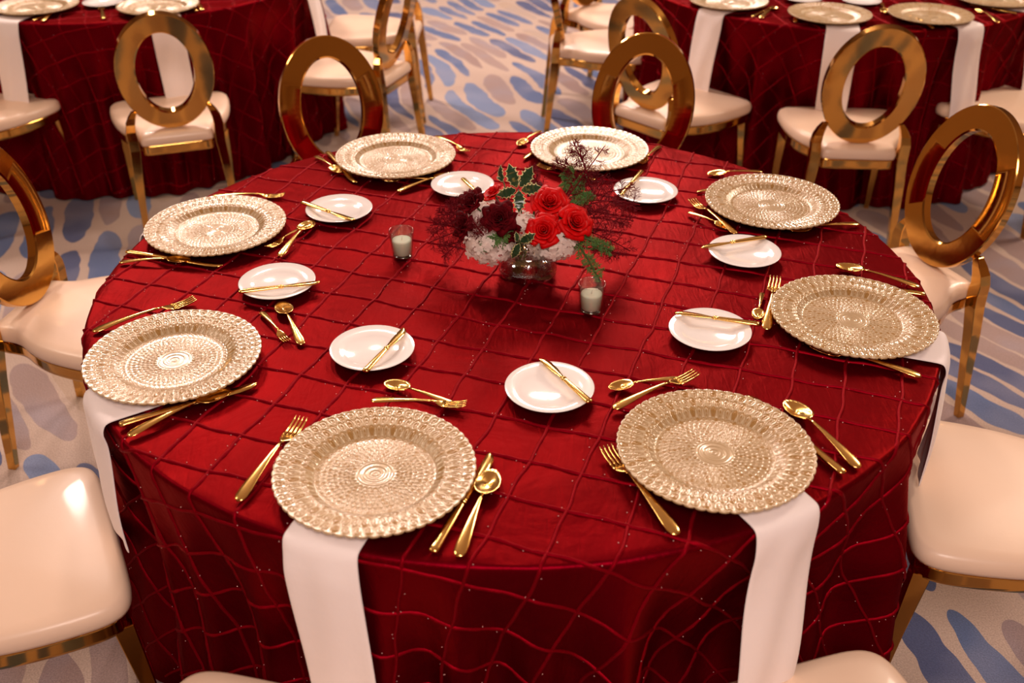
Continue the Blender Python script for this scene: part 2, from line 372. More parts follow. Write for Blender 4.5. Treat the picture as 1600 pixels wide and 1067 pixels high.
def ridge_mesh():
    parts = []
    Vall, Fall, off = [], [], 0
    for P, d1 in LINES:
        c = surf(P[:, 0], P[:, 1]); e = 0.0025
        a = surf(P[:, 0] + d1[0] * e, P[:, 1] + d1[1] * e) - c
        dP = np.gradient(P, axis=0); b = surf(P[:, 0] + dP[:, 0] * .2, P[:, 1] + dP[:, 1] * .2) - c
        a /= np.linalg.norm(a, axis=1)[:, None] + 1e-9; b /= np.linalg.norm(b, axis=1)[:, None] + 1e-9
        nn = np.cross(a, b); nn /= np.linalg.norm(nn, axis=1)[:, None] + 1e-9
        rad = np.stack([P[:, 0], P[:, 1], np.full(len(P), .6)], -1); sg = np.sign((nn * rad).sum(1)); nn *= sg[:, None]
        h = 0.0036 + 0.0008 * np.sin(np.arange(len(P)) * 1.9); wd = 0.0036
        prof = [(-wd * 1.1, -.001), (-wd * .7, .55), (0, 1.0), (wd * .7, .55), (wd * 1.1, -.001)]
        rings = [c + a * x + nn * (h[:, None] * y if y > 0 else -0.0015) for x, y in prof]
        R_ = np.stack(rings, 1); n = len(P)
        Vall.append(R_.reshape(-1, 3))
        for i in range(n - 1):
            for j in range(4):
                Fall.append((off + i * 5 + j, off + i * 5 + j + 1, off + (i + 1) * 5 + j + 1, off + (i + 1) * 5 + j))
        off += n * 5
    return mesh('pintuck', np.vstack(Vall), Fall, M['ridge'])
def bead_mesh():
    V, Fc = [], []
    for P, d1 in LINES:
        for i in range(len(P)):
            if rng.random() < 0.33:
                p = P[i] + d1 * rng.choice([-1, 1]) * rng.uniform(.003, .0055) + rng.uniform(-.005, .005, 2)
                if RT - .02 < np.hypot(*p) and rng.random() < .4: continue
                c = surf(np.array([p[0]]), np.array([p[1]]))[0]
                out = np.array([p[0], p[1], 0]) / np.hypot(*p) if np.hypot(*p) > RT else np.array([0, 0, 1.])
                c = c + out * 0.0008; r = 0.00115; o = len(V)
                V += [c + (r, 0, 0), c - (r, 0, 0), c + (0, r, 0), c - (0, r, 0), c + (0, 0, r), c - (0, 0, r)]
                Fc += [tuple(o + q for q in f) for f in ((0, 2, 4), (2, 1, 4), (1, 3, 4), (3, 0, 4), (2, 0, 5), (1, 2, 5), (3, 1, 5), (0, 3, 5))]
    return mesh('bead', V, Fc, M['bead'])
ME_CLOTH, ME_RIDGE, ME_BEAD = cloth_mesh(), ridge_mesh(), bead_mesh()
LT = np.array([-1.831, 2.99]); RTB = np.array([1.476, 2.90])
def table(cx, cy, rz, lab, labc):
    t_ = thing('round_table', lab, 'table', (cx, cy, 0), rz, 'round banquet tables')
    V, Fc = lathe([(0.0005, TOP - .034), (RT - .03, TOP - .034), (RT - .022, TOP - .028), (RT - .022, TOP - .010), (RT - .03, TOP - .004), (.0005, TOP - .004)], 72)
    obj('tabletop', mesh('tabletop', V, Fc, M['trim']), t_)
    for k in range(4):
        a = PI / 4 + k * PI / 2
        V, Fc = tube([(.55 * math.cos(a), .55 * math.sin(a), 0), (.52 * math.cos(a), .52 * math.sin(a), TOP - .034)], .014, 8)
        obj('leg', mesh('leg', V, Fc, M['chair_gold']), t_)
    c = thing('tablecloth', labc, 'tablecloth', (cx, cy, 0), rz, 'crimson pintuck tablecloths')
    obj('cloth', ME_CLOTH, c)
    q = obj('pintuck', ME_RIDGE, c); q['kind'] = 'stuff'
    q = obj('bead', ME_BEAD, c); q['kind'] = 'stuff'
table(0, 0, 0, 'round banquet table in the foreground under a crimson cloth', 'crimson pintucked tablecloth on the foreground table, with the flowers and candles on it')
table(LT[0], LT[1], math.radians(37), 'round banquet table at the upper left under a crimson cloth', 'crimson pintucked tablecloth on the table at the upper left of the photo')
table(RTB[0], RTB[1], math.radians(-61), 'round banquet table at the upper right under a crimson cloth', 'crimson pintucked tablecloth on the table at the upper right of the photo')

# ------------------------------------------------------------------ chairs
def seat_outline():
    key = [(0, .232), (.12, .232), (.19, .229), (.222, .214), (.236, .185), (.238, .14), (.233, .07), (.222, .0), (.203, -.065), (.175, -.115), (.150, -.150), (.139, -.185), (.137, -.235), (.125, -.245), (.06, -.246), (0, -.246)]
    # smooth by chaikin once
    pts = key + [(-x, y) for x, y in key[::-1][1:-1]]
    for _ in range(2):
        q = []
        for i in range(len(pts)):
            a, b = pts[i], pts[(i + 1) % len(pts)]
            q += [(a[0] * .75 + b[0] * .25, a[1] * .75 + b[1] * .25), (a[0] * .25 + b[0] * .75, a[1] * .25 + b[1] * .75)]
        pts = q
    return pts[::-1]
OUT = seat_outline()
def ring_of(s, z, dome=0):
    return [(x * s, (y + .0) * s, z) for x, y in OUT]
def make_chair(loc, rz, lab):
    t_ = thing('oval_back_chair', lab, 'chair', loc, rz, 'gold oval-back chairs')
    V, Fc = loft([ring_of(.965, .400), ring_of(.99, .404), ring_of(1, .412), ring_of(1, .424), ring_of(.985, .436), ring_of(.95, .443), ring_of(.85, .448), ring_of(.6, .453), ring_of(.3, .456), ring_of(.05, .457)])
    obj('seat', mesh('seat', V, Fc, M['cushion']), t_)
    V, Fc = loft([ring_of(.955, .362), ring_of(.965, .364), ring_of(.97, .372), ring_of(.97, .394), ring_of(.975, .401), ring_of(.93, .4015)])
    o = obj('seat_frame', mesh('seat_frame', V, Fc, M['chair_gold'], True), t_)
    for s in (-1, 1):
        V, Fc = rect_sweep([(s * .206, .226, 0), (s * .2045, .213, .20), (s * .200, .198, .37)], [(.0095, .0095), (.014, .014), (.019, .019)])
        bevelled(obj('leg', mesh('leg', V, Fc, M['chair_gold'], False), t_), .002)
    for s in (-1, 1):
        P = [(.180, -.268, 0), (.174, -.252, .15), (.167, -.238, .30), (.160, -.228, .39), (.160, -.226, .43), (.162, -.224, .462), (.158, -.221, .49), (.149, -.218, .513), (.137, -.217, .535), (.124, -.218, .552)]
        S = [(.010, .012), (.013, .015), (.017, .018), (.019, .020), (.019, .020), (.0185, .019), (.017, .018), (.014, .016), (.010, .011)]
        # fine interpolation for a smooth curve
        V, Fc = rect_sweep([(s * x, y, z) for x, y, z in P], S)
        bevelled(obj('leg', mesh('leg', V, Fc, M['chair_gold'], False), t_), .002)
    n = 72; rings = []
    for j in range(n):
        a = 2 * PI * j / n; c, s_ = math.cos(a), math.sin(a); q = []
        for (f, d) in ((1, -.013), (1, .013), (0.985, .016), (0.63, .016), (.60, .013), (.60, -.013), (.63, -.016), (.985, -.016)):
            k = (f - .6) / .4
            xx = (.104 + (.175 - .104) * k) * c; vv = (.163 + (.235 - .163) * k) * s_
            bow = .005 * (xx / .175) ** 2
            y = d + bow
            q.append((xx, -.244 - vv * math.sin(.24) + y * math.cos(.24), .682 + vv * math.cos(.24) + y * math.sin(.24)))
        rings.append(q)
    V = [p for r in rings for p in r]; Fc = []
    for i in range(n):
        for j in range(8):
            a, b = i * 8 + j, i * 8 + (j + 1) % 8; c, d = ((i + 1) % n) * 8 + (j + 1) % 8, ((i + 1) % n) * 8 + j
            Fc.append((a, b, c, d))
    o = obj('back_ring', mesh('back_ring', V, Fc, M['chair_gold'], True), t_)
    e = o.modifiers.new('edges', 'EDGE_SPLIT'); e.split_angle = .5
    return t_
def R(d): return math.radians(d)
CH = [
 (-0.516, 1.105, -156.9, "gold oval-back chair behind the foreground table, left one of the two there"),
 (0.364, 1.14, 160.6, 'gold oval-back chair behind the flowers, ring overlapping another chair ring'),
 (1.047, 0.572, 112.9, 'gold oval-back chair standing at the right edge of the foreground table, whole oval shown'),
 (-1.118, 0.384, -100.2, 'gold oval-back chair at the left edge, its oval back cut by the frame'),
 (-1.004, -0.567, -62.0, 'cream seated gold chair at lower left corner, only its seat and front leg shown'),
 (1.063, -0.362, 76.0, "cream seated gold chair at the lower right, seat cut by the right edge"),
 (-0.383, -1.083, -14.0, 'cream seat corner of a chair peeping in at the bottom left of centre'),
 (0.49, -1.044, 18.0, 'cream seat of a chair at the bottom edge under the right hand hanging napkin'),
 (-1.371, 1.952, 19.8, "gold oval-back chair before the upper left table, back to the camera"),
 (-2.17, 2.00, -21.0, 'gold legged chair cut by the left edge, cream seat against the upper left table'),
 (-0.74, 2.60, 70.0, "gold chair seen edge-on right of the upper left table, nearer one"),
 (-0.72, 3.25, 88.0, "gold chair right of the upper left table, farther one cut by the top edge"),
 (0.43, 2.98, -90.0, "gold chair seen edge-on left of the upper right table, beside the open carpet"),
 (0.55, 3.52, -128.0, "farthest gold chair left of the upper right table, cut by top edge"),
 (0.689, 2.12, -47.5, "gold oval-back chair at the upper right table, its ring behind another ring"),
 (1.305, 1.81, -3.8, 'gold oval-back chair in front of the upper right table, back to the camera'),
 (2.06, 2.05, 38.0, "gold chair whose cream seat shows behind the ring at the right edge"),
 (2.66, 2.72, 85.0, 'gold chair at the far right edge beyond the upper right table'),
]
proto = None
for x, y, a, lab in CH:
    if proto is None: proto = make_chair((x, y, 0), R(a), lab)
    else: dup(proto, (x, y, 0), R(a), lab)

# ------------------------------------------------------------------ charger plates
def charger_mesh(nt_=784, nr=104):
    th = np.arange(nt_) * 2 * PI / nt_; r = np.concatenate([np.linspace(0.002, 0.092, 56), np.linspace(0.0935, 0.1655, nr - 56)])
    RR, TH = np.meshgrid(r, th, indexing='ij')
    z = np.interp(RR, [0, .03, .093, .100, .112, .119, .150, .166], [.0075, .0072, .0062, .0075, .0155, .0175, .0210, .0225])
    hgt = np.zeros_like(RR); gold = np.zeros_like(RR); bestw = np.full_like(RR, 9.0)
    rows = [(.132, .1665, 56, 0.0), (.108, .146, 56, .5), (.090, .123, 56, 0.0), (.086, .101, 56, .5), (.077, .0905, 56, 0.), (.068, .081, 56, .5), (.060, .0715, 42, 0.), (.052, .063, 42, .5), (.045, .055, 42, 0.), (.039, .0475, 28, 0.5), (.033, .0415, 28, 0.)]
    for a, b, n, ph in rows:
        k = TH * n / (2 * PI) + ph; u = (k - np.floor(k)) - .5; v = (RR - a) / (b - a)
        wdt = 0.52 * np.clip(0.16 + 1.25 * v, .05, 1)
        e = np.sqrt((u / wdt) ** 2 + ((v - .52) / .52) ** 2)
        hit = (e < 1.05) & (bestw > 8)
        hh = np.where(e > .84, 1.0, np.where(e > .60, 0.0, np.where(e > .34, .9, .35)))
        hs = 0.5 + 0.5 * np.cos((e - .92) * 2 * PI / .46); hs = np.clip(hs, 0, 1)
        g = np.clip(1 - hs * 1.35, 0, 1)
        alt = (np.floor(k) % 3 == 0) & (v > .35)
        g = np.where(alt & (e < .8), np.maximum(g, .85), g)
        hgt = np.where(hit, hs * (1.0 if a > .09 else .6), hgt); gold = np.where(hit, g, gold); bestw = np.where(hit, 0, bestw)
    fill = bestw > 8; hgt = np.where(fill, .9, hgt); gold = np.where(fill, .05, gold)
    cen = RR < .033; cw = .5 + .5 * np.cos(RR * 2 * PI / .0048); hgt = np.where(cen, cw * .9 + .3 * np.sin(RR * 700), hgt); gold = np.where(cen, .35 - .25 * cw, gold)
    scal = 1 - 0.020 * (1 - np.abs(np.cos(TH * 28)) ** .6) * sstep(RR, .14, .1655)
    z = z + hgt * 0.0014
    X, Y = RR * scal * np.cos(TH), RR * scal * np.sin(TH)
    P = np.stack([X, Y, z], -1).reshape(-1, 3)
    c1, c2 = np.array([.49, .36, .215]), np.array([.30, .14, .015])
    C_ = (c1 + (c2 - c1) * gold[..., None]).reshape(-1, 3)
    nR = len(r); idx = np.arange(nR * nt_).reshape(nR, nt_)
    a_ = idx[:-1]; b_ = np.roll(idx, -1, 1)[:-1]; c_ = np.roll(idx, -1, 1)[1:]; d_ = idx[1:]
    Fc = np.stack([a_, d_, c_, b_], -1).reshape(-1, 4)
    # underside: rim edge -> foot
    last = P[idx[-1]]; base = len(P)
    under = [(1.0, -.0035), (.90, -.006), (.72, -.009), (.60, None)]
    ex = []; prev = idx[-1]; Fl = [tuple(f) for f in Fc]
    for q, (s, dz) in enumerate(under):
        zz = last[:, 2] * 0 + (0.0195 if q == 0 else (.0165 if q == 1 else (.0095 if q == 2 else 0.0)))
        ring = np.stack([last[:, 0] * s, last[:, 1] * s, zz], -1); cur = np.arange(base + len(ex) * nt_, base + (len(ex) + 1) * nt_); ex.append(ring)
        Fl += [(prev[j], cur[j], cur[(j + 1) % nt_], prev[(j + 1) % nt_]) for j in range(nt_)]
        prev = cur
    Fl.append(tuple(prev[::-1])); Fl.append(tuple(idx[0]))
    P = np.vstack([P] + ex); C_ = np.vstack([C_, np.tile([.6, .42, .22], (len(ex) * nt_, 1))])
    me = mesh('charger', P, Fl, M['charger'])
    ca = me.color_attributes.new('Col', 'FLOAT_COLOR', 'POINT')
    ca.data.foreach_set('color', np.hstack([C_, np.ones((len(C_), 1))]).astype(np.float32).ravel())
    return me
ME_CH = charger_mesh()
def charger(x, y, lab, k, g, z=TOP + .003):
    o = obj('charger_plate', ME_CH, None, (x, y, z), (0, 0, k * .7)); return tag(o, lab, 'charger plate', g)
SET = [(-0.223, -0.700), (0.341, -0.644), (-0.647, -0.362), (-0.708, 0.209), (-0.322, 0.653), (0.216, 0.707), (0.651, 0.353), (0.696, -0.208)]
WHERE = ['near left', 'near right', 'far left front', 'left rear', 'back left', 'back right', 'right rear', 'right front']
CL = ['embossed gold glass charger nearest the camera on the left, over a long hanging napkin',
      'embossed gold glass charger nearest the camera on the right, over a long hanging napkin',
      "embossed gold glass charger at the table's left edge with the strongest white glare",
      "embossed gold glass charger left of the left candle, at the rear left rim",
      'embossed gold glass charger at the back left, in front of an oval chair back',
      'embossed gold glass charger at the back, partly behind the dark red fern',
      'embossed gold glass charger at the back right, behind a crossed fork and spoon',
      "embossed gold glass charger at the table's right edge, on a folded napkin"]
for i, (x, y) in enumerate(SET): charger(x, y, CL[i], i, 'charger plates on the foreground table')

# side plates
V, Fc = lathe([(.0005, .0), (.046, .0), (.050, .0035), (.081, .0135), (.0826, .0150), (.0815, .0158), (.054, .0075), (.049, .0052), (.044, .0048), (.0425, .0042), (.0005, .0040)], 64)
ME_SP = mesh('side_plate', V, Fc, M['porcelain'])
SP = [(-.272, -.325, 'white side plate near the middle left, butter knife pointing away'), (.069, -.457, 'white side plate nearest the camera, butter knife angled to lower right'),
      (.397, -.254, 'white side plate right of centre below the right candle level'), (.533, .090, "white side plate right of the flowers, below a back right charger"),
      (.344, .433, 'white side plate just right of and behind the flowers'), (-.13, .47, 'white side plate mostly hidden behind the holly leaves'),
      (-.430, .318, 'white side plate left of the flowers at the back'), (-.510, -.057, 'white side plate on the left between the two left chargers')]
for x, y, lab in SP:
    tag(obj('side_plate', ME_SP, None, (x, y, TOP + .0025)), lab, 'side plate', 'white side plates on the foreground table')

# ------------------------------------------------------------------ cutlery, built along +x from handle end at the origin
def ell(x, w_, t__, z, n=12):
    return [(x, w_ * math.cos(2 * PI * k / n), z + t__ * math.sin(2 * PI * k / n)) for k in range(n)]
def handle_sections(L_, nk):
    pr = [(0, .0025, .0012), (.015, .0072, .0020), (.05, .0098, .0024), (.12, .0102, .0025), (.25, .0080, .0023), (.45, .0048, .0021), (.60, .0030, .0020), (nk, .0027, .0019)]
    zc = lambda f: .0030 + .0080 * math.sin(min(f / nk, 1) * PI * .62)
    return [ell(f * L_, w_, t__, zc(f)) for f, w_, t__ in pr], zc(nk)
def make_fork(loc, rz, lab, L_=.205, scale=1):
    t_ = thing('fork', lab, 'fork', loc, rz, 'gold forks')
    S, zn = handle_sections(L_, .66); obj('handle', mesh('handle', *loft(S), M['cutlery_gold']), t_)
    pts = [(.655, .0029, zn), (.68, .0045, zn - .001), (.705, .0090, zn - .003), (.74, .0118, zn - .0055), (.78, .0124, zn - .0068)]
    parts = [loft([ell(f * L_, w_, .0013, z) for f, w_, z in pts])]
    for k in range(4):
        yc = (k - 1.5) * .0066; rr = []
        for f, w_, dz in ((.765, .0026, -.0066), (.83, .0021, -.0072), (.90, .0018, -.0060), (.96, .0015, -.0035), (1.0, .0006, -.001)):
            rr.append([(f * L_, yc + a * w_, zn + dz + b * .0010) for a, b in ((-1, -1), (1, -1), (1, 1), (-1, 1))])
        parts.append(loft(rr))
    obj('tines', mesh('tines', *merge(parts), M['cutlery_gold']), t_)
    return t_
def make_spoon(loc, rz, lab, L_=.195):
    t_ = thing('spoon', lab, 'spoon', loc, rz, 'gold spoons')
    S, zn = handle_sections(L_, .67); obj('handle', mesh('handle', *loft(S), M['cutlery_gold']), t_)
    n, m_ = 20, 7; x0, x1 = .66 * L_, L_; V = []; Fc = []; cx = (x0 + x1) / 2; a = (x1 - x0) / 2; b = .0205
    for layer, dz in ((0, 0), (1, -.0012)):
        for i in range(m_ + 1):
            for j in range(n):
                s = i / m_; ph = 2 * PI * j / n
                egg = 1 + .12 * -math.cos(ph)
                x = cx + a * s * math.cos(ph); y = b * s * math.sin(ph) * egg
                rim = zn - .001 + (-.003 * math.cos(ph))
                V.append((x, y, rim - .0072 * (1 - s * s) + dz))
    st = (m_ + 1) * n
    for i in range(m_):
        for j in range(n):
            k = (j + 1) % n
            Fc.append((i * n + j, (i + 1) * n + j, (i + 1) * n + k, i * n + k)); Fc.append((st + i * n + j, st + i * n + k, st + (i + 1) * n + k, st + (i + 1) * n + j))
    for j in range(n):
        k = (j + 1) % n; Fc.append((m_ * n + j, st + m_ * n + j, st + m_ * n + k, m_ * n + k))
    obj('bowl', mesh('bowl', V, Fc, M['cutlery_gold']), t_)
    return t_
def make_knife(loc, rz, lab, L_=.25, hf=.48, hw=.0078, bw=.0098):
    t_ = thing('knife', lab, 'knife', loc, rz, 'gold knives')
    pr = [(0, .0045, .0020), (.01, hw, .0034), (.04, hw * 1.06, .0040), (hf * .6, hw * .92, .0040), (hf * .92, hw * .72, .0036), (hf, hw * .70, .0034)]
    obj('handle', mesh('handle', *loft([ell(f * L_, w_, t__, .0042, 10) for f, w_, t__ in pr]), M['cutlery_gold']), t_)
    obj('collar', mesh('collar', *loft([ell(f * L_, w_, t__, .0042, 10) for f, w_, t__ in ((hf - .01, hw * .85, .0040), (hf + .012, hw * .9, .0040), (hf + .03, hw * .5, .0022))]), M['cutlery_gold']), t_)
    rr = []
    for f, y0, y1 in ((hf + .01, -hw * .55, hw * .5), (hf + .05, -hw * .7, hw * .6), (.72, -bw, bw * .75), (.86, -bw * 1.1, bw * .8), (.94, -bw * .85, bw * .8), (.98, -bw * .3, bw * .72), (1.0, bw * .25, bw * .55)):
        rr.append([(f * L_, y0, .0038), (f * L_, (y0 + y1) / 2, .0032), (f * L_, y1, .0034), (f * L_, y1, .0048), (f * L_, (y0 + y1) / 2, .0052), (f * L_, y0, .0040)])
    obj('blade', mesh('blade', *loft(rr), M['cutlery_gold']), t_)
    return t_
CUT = [
 ('df', (372, 785), (475, 655), 0, .225, 'gold dinner fork left of the near left charger'),
 ('dk', (676, 865), (770, 710), 0, .250, 'gold dinner knife right of the near left charger'),
 ('sp', (716, 872), (772, 735), 0, .205, 'gold spoon, bowl towards the back, right of the near left charger'),
 ('sp', (720, 638), (602, 600), 0, .165, 'gold dessert spoon above the near left charger, bowl to the left'),
 ('df', (580, 627), (728, 635), .004, .174, 'gold dessert fork above the near left charger, tines to the right'),
 ('df', (1058, 838), (945, 703), 0, .230, 'gold dinner fork left of the near right charger, handle towards the camera'),
 ('dk', (1318, 742), (1169, 619), 0, .250, 'gold dinner knife right of the near right charger, partly under it'),
 ('sp', (1342, 733), (1228, 630), 0, .205, 'gold spoon right of the near right charger'),
 ('sp', (1065, 592), (954, 608), 0, .145, 'gold dessert spoon above the near right charger, bowl to the left'),
 ('df', (958, 640), (1090, 585), .004, .200, 'gold fork above the near right charger, tines pointing up right'),
 ('df', (145, 520), (303, 472), 0, .215, 'gold fork behind the far left charger, tines to the right'),
 ('dk', (187, 666), (404, 602), 0, .250, 'gold dinner knife in front of the far left charger'),
 ('sp', (200, 683), (357, 613), .001, .200, 'gold spoon below the far left charger and its knife'),
 ('sp', (472, 540), (438, 474), 0, .180, 'gold dessert spoon right of the far left charger, bowl away from camera'),
 ('df', (408, 488), (450, 537), 0, .145, 'short gold fork right of the far left charger, tines towards the camera'),
 ('df', (330, 308), (443, 308), 0, .190, 'gold fork mostly hidden behind the left rear charger'),
 ('dk', (198, 395), (347, 418), 0, .248, 'gold knife in front of the left rear charger'),
 ('sp', (187, 411), (297, 408), .001, .160, 'gold spoon below the left rear charger'),
 ('sp', (437, 402), (488, 347), .002, .190, 'gold dessert spoon right of the left rear charger'),
 ('df', (488, 350), (418, 390), 0, .159, 'gold dessert fork beside a spoon right of the left rear charger'),
 ('sp', (493, 245), (528, 269), 0, .150, 'gold spoon at the far left of the back left charger'),
 ('dk', (512, 239), (556, 287), 0, .242, 'gold knife left of the back left charger'),
 ('df', (682, 213), (728, 238), 0, .165, 'gold fork right of the back left charger'),
 ('sp', (621, 300), (707, 274), .001, .178, 'gold dessert spoon in front of the back left charger, bowl to the right'),
 ('df', (689, 281), (601, 283), 0, .155, 'gold dessert fork in front of the back left charger, tines to the left'),
 ('sp', (845, 205), (812, 227), 0, .140, 'gold spoon left of the back right charger'),
 ('dk', (880, 212), (816, 250), 0, .220, 'gold knife showing its tip left of the back right charger'),
 ('df', (1031, 229), (1000, 258), 0, .160, 'gold fork right of the back right charger'),
 ('df', (930, 282), (840, 260), 0, .180, 'gold dessert fork behind the flowers, tines to the left'),
 ('sp', (1191, 269), (1109, 274), 0, .155, 'gold spoon behind the right rear charger'),
 ('dk', (1180, 285), (1092, 300), 0, .180, 'gold knife tip showing at the left of the right rear charger'),
 ('df', (1342, 351), (1236, 362), 0, .185, 'gold fork in front of the right rear charger, handle to the right'),
 ('df', (1150, 367), (1080, 315), .001, .207, 'gold dessert fork left of the right rear charger, tines away'),
 ('sp', (1075, 332), (1134, 357), .003, .130, 'gold dessert spoon beside a fork left of the right rear charger'),
 ('sp', (1437, 450), (1308, 417), .001, .185, 'gold spoon behind the right front charger'),
 ('dk', (1445, 462), (1261, 436), 0, .246, 'gold knife behind the right front charger, mostly under it'),
 ('df', (1439, 590), (1267, 544), 0, .210, 'gold fork in front of the right front charger'),
 ('df', (1197, 517), (1211, 437), .003, .224, 'gold fork left of the right front charger, tines away from camera'),
 ('sp', (1191, 458), (1183, 497), 0, .120, 'short gold spoon under the fork left of the right front charger'),
 ('bk', (570, 583), (633, 516), .0150, .167, 'gold butter knife on the middle left side plate'),
 ('bk', (922, 631), (845, 562), .0150, .167, 'gold butter knife on the side plate nearest the camera'),
 ('bk', (1186, 509), (1055, 490), .0150, .170, 'gold butter knife on the side plate right of centre'),
 ('bk', (1197, 372), (1092, 389), .0150, .172, 'gold butter knife on the side plate right of the flowers'),
 ('bk', (1003, 269), (968, 308), .0150, .172, 'gold butter knife on the side plate just behind the flowers'),
 ('bk', (723, 281), (762, 318), .0150, .172, 'gold butter knife on the side plate hidden by the holly'),
 ('bk', (472, 318), (558, 348), .0150, .178, 'gold butter knife on the back left side plate'),
 ('bk', (373, 458), (503, 443), .0150, .172, 'gold butter knife on the far left side plate'),
]
PROTO = {}
MK = {'df': (lambda l, r, b: make_fork(l, r, b), .205), 'sp': (lambda l, r, b: make_spoon(l, r, b), .195),
      'dk': (lambda l, r, b: make_knife(l, r, b), .25), 'bk': (lambda l, r, b: make_knife(l, r, b, .17, .52, .0068, .0088), .17)}
def lay(k, A, B, dz, Lw, lab, grp=None):
    d = B - A; rz = math.atan2(d[1], d[0]); loc = (A[0], A[1], TOP + .0028 + dz)
    fn, L0 = MK[k]
    if k not in PROTO:
        o = fn(loc, rz, lab); PROTO[k] = o; o.scale = (Lw / L0,) * 3
    else:
        o = dup(PROTO[k], loc, rz, lab, None, Lw / L0)
    if grp: o['group'] = grp
    return o
for k, a, b, dz, Lw, lab in CUT:
    zz = TOP + dz + .003
    lay(k, at(*a, zz), at(*b, zz), dz, Lw, lab)

# ------------------------------------------------------------------ napkins
def napkin(cx, cy, ang, wid, drop, lab, grp, skew=0.0, inner=.60, hug=1.0):
    rows = []; nw = 9
    path = [(inner, 0), (inner + .05, 0), (.80, 0), (.87, 0), (.896, .001)]
    prof = [(r, TOP + .0072) for r, _ in path] + [(.908, TOP + .005), (.917, TOP - .006), (.921, TOP - .02)]
    ns = 16
    for i in range(1, ns + 1):
        s = drop * i / ns
        prof.append((.924 - .002 * (hug < 1) + .03 * s * (.4 + .6 * hug) + .072 * float(sstep(s, -.03, .34)) * .42 * hug + .004 * math.sin(s * 17 + ang * 3), TOP - .02 - s))
    top, bot = [], []
    for i, (r, z) in enumerate(prof):
        f = i / (len(prof) - 1)
        for j in range(nw):
            t_ = j / (nw - 1) - .5
            wv = wid * (1 - .12 * max(0, f - .35))
            off = t_ * wv + skew * max(0, TOP - z)
            rip = .0035 * math.sin(t_ * 9 + f * 6 + ang) * (1 if z < TOP - .02 else 0.12)
            edge = -.003 * (2 * abs(t_)) ** 6
            th = off / .92; rr = r + (rip + edge if z < TOP - .004 else 0)
            top.append((rr * math.cos(th) if False else rr - .5 * off * off / .92, off, z + (abs(rip) * .3 + edge * .3 if z >= TOP - .004 else 0)))
    # thickness inward
    P = np.array(top).reshape(len(prof), nw, 3); Q = P.copy()
    for i in range(len(prof)):
        a = P[max(i - 1, 0), 4]; b = P[min(i + 1, len(prof) - 1), 4]; d = b - a; nrm = np.array([d[2], 0, -d[0]]); nrm /= np.linalg.norm(nrm)
        Q[i] = P[i] + nrm * .0042
    n = len(prof) * nw; V = np.vstack([P.reshape(-1, 3), Q.reshape(-1, 3)]); Fc = []
    id_ = lambda i, j, l: l * n + i * nw + j
    for i in range(len(prof) - 1):
        for j in range(nw - 1):
            Fc.append((id_(i, j, 0), id_(i + 1, j, 0), id_(i + 1, j + 1, 0), id_(i, j + 1, 0))); Fc.append((id_(i, j, 1), id_(i, j + 1, 1), id_(i + 1, j + 1, 1), id_(i + 1, j, 1)))
        Fc.append((id_(i, 0, 0), id_(i, 0, 1), id_(i + 1, 0, 1), id_(i + 1, 0, 0))); Fc.append((id_(i, nw - 1, 0), id_(i + 1, nw - 1, 0), id_(i + 1, nw - 1, 1), id_(i, nw - 1, 1)))
    for j in range(nw - 1):
        Fc.append((id_(0, j, 0), id_(0, j + 1, 0), id_(0, j + 1, 1), id_(0, j, 1))); m_ = len(prof) - 1
        Fc.append((id_(m_, j, 0), id_(m_, j, 1), id_(m_, j + 1, 1), id_(m_, j + 1, 0)))
    o = obj('napkin', mesh('napkin', V, Fc, M['napkin']), None, (cx, cy, 0), (0, 0, ang)); tag(o, lab, 'napkin', grp)
    s = o.modifiers.new('smooth', 'SUBSURF'); s.levels = 1; s.render_levels = 1
    return o
def nap_at(px, py, c, wid, drop, lab, grp, skew=0, inner=.70, hug=1.0):
    p = at(px, py, TOP); return napkin(c[0], c[1], math.atan2(p[1] - c[1], p[0] - c[0]), wid, drop, lab, grp, skew, inner, hug)
g1 = 'white napkins on the foreground table'; Z2 = np.zeros(2)
nap_at(504, 848, Z2, .128, .42, 'white napkin hanging in front of the table from under the near left charger', g1, .13)
nap_at(1218, 800, Z2, .130, .33, 'white napkin hanging from under the near right charger to a cream seat', g1, -.12)
nap_at(142, 640, Z2, .13, .285, 'white napkin draped over the left edge of the foreground table', g1, hug=0.0)
nap_at(1470, 545, Z2, .13, .285, 'white napkin folded over the right edge under the right charger', g1, hug=0.0)
nap_at(205, 352, Z2, .09, .30, 'white napkin just peeping out behind the left rear charger', g1)
g2 = 'white napkins on the upper left table'
nap_at(18, 30, LT, .13, .38, 'white napkin hanging at the left edge of the photo', g2)
nap_at(258, 28, LT, .13, .36, 'white napkin seen through the left oval chair back', g2)
nap_at(473, -30, LT, .13, .40, 'white napkin at the right side of the upper left table', g2)
g3 = 'white napkins on the upper right table'
nap_at(1118, 18, RTB, .13, .38, 'white napkin at the left side of the upper right table', g3)
nap_at(1316, 42, RTB, .13, .36, 'white napkin behind the oval ring of the chair before the upper right table', g3)
nap_at(1515, 42, RTB, .13, .36, 'white napkin hanging above the right hand ring, on the upper right table', g3)
nap_at(1603, 15, RTB, .13, .36, 'white napkin at the far right edge of the upper right table', g3)

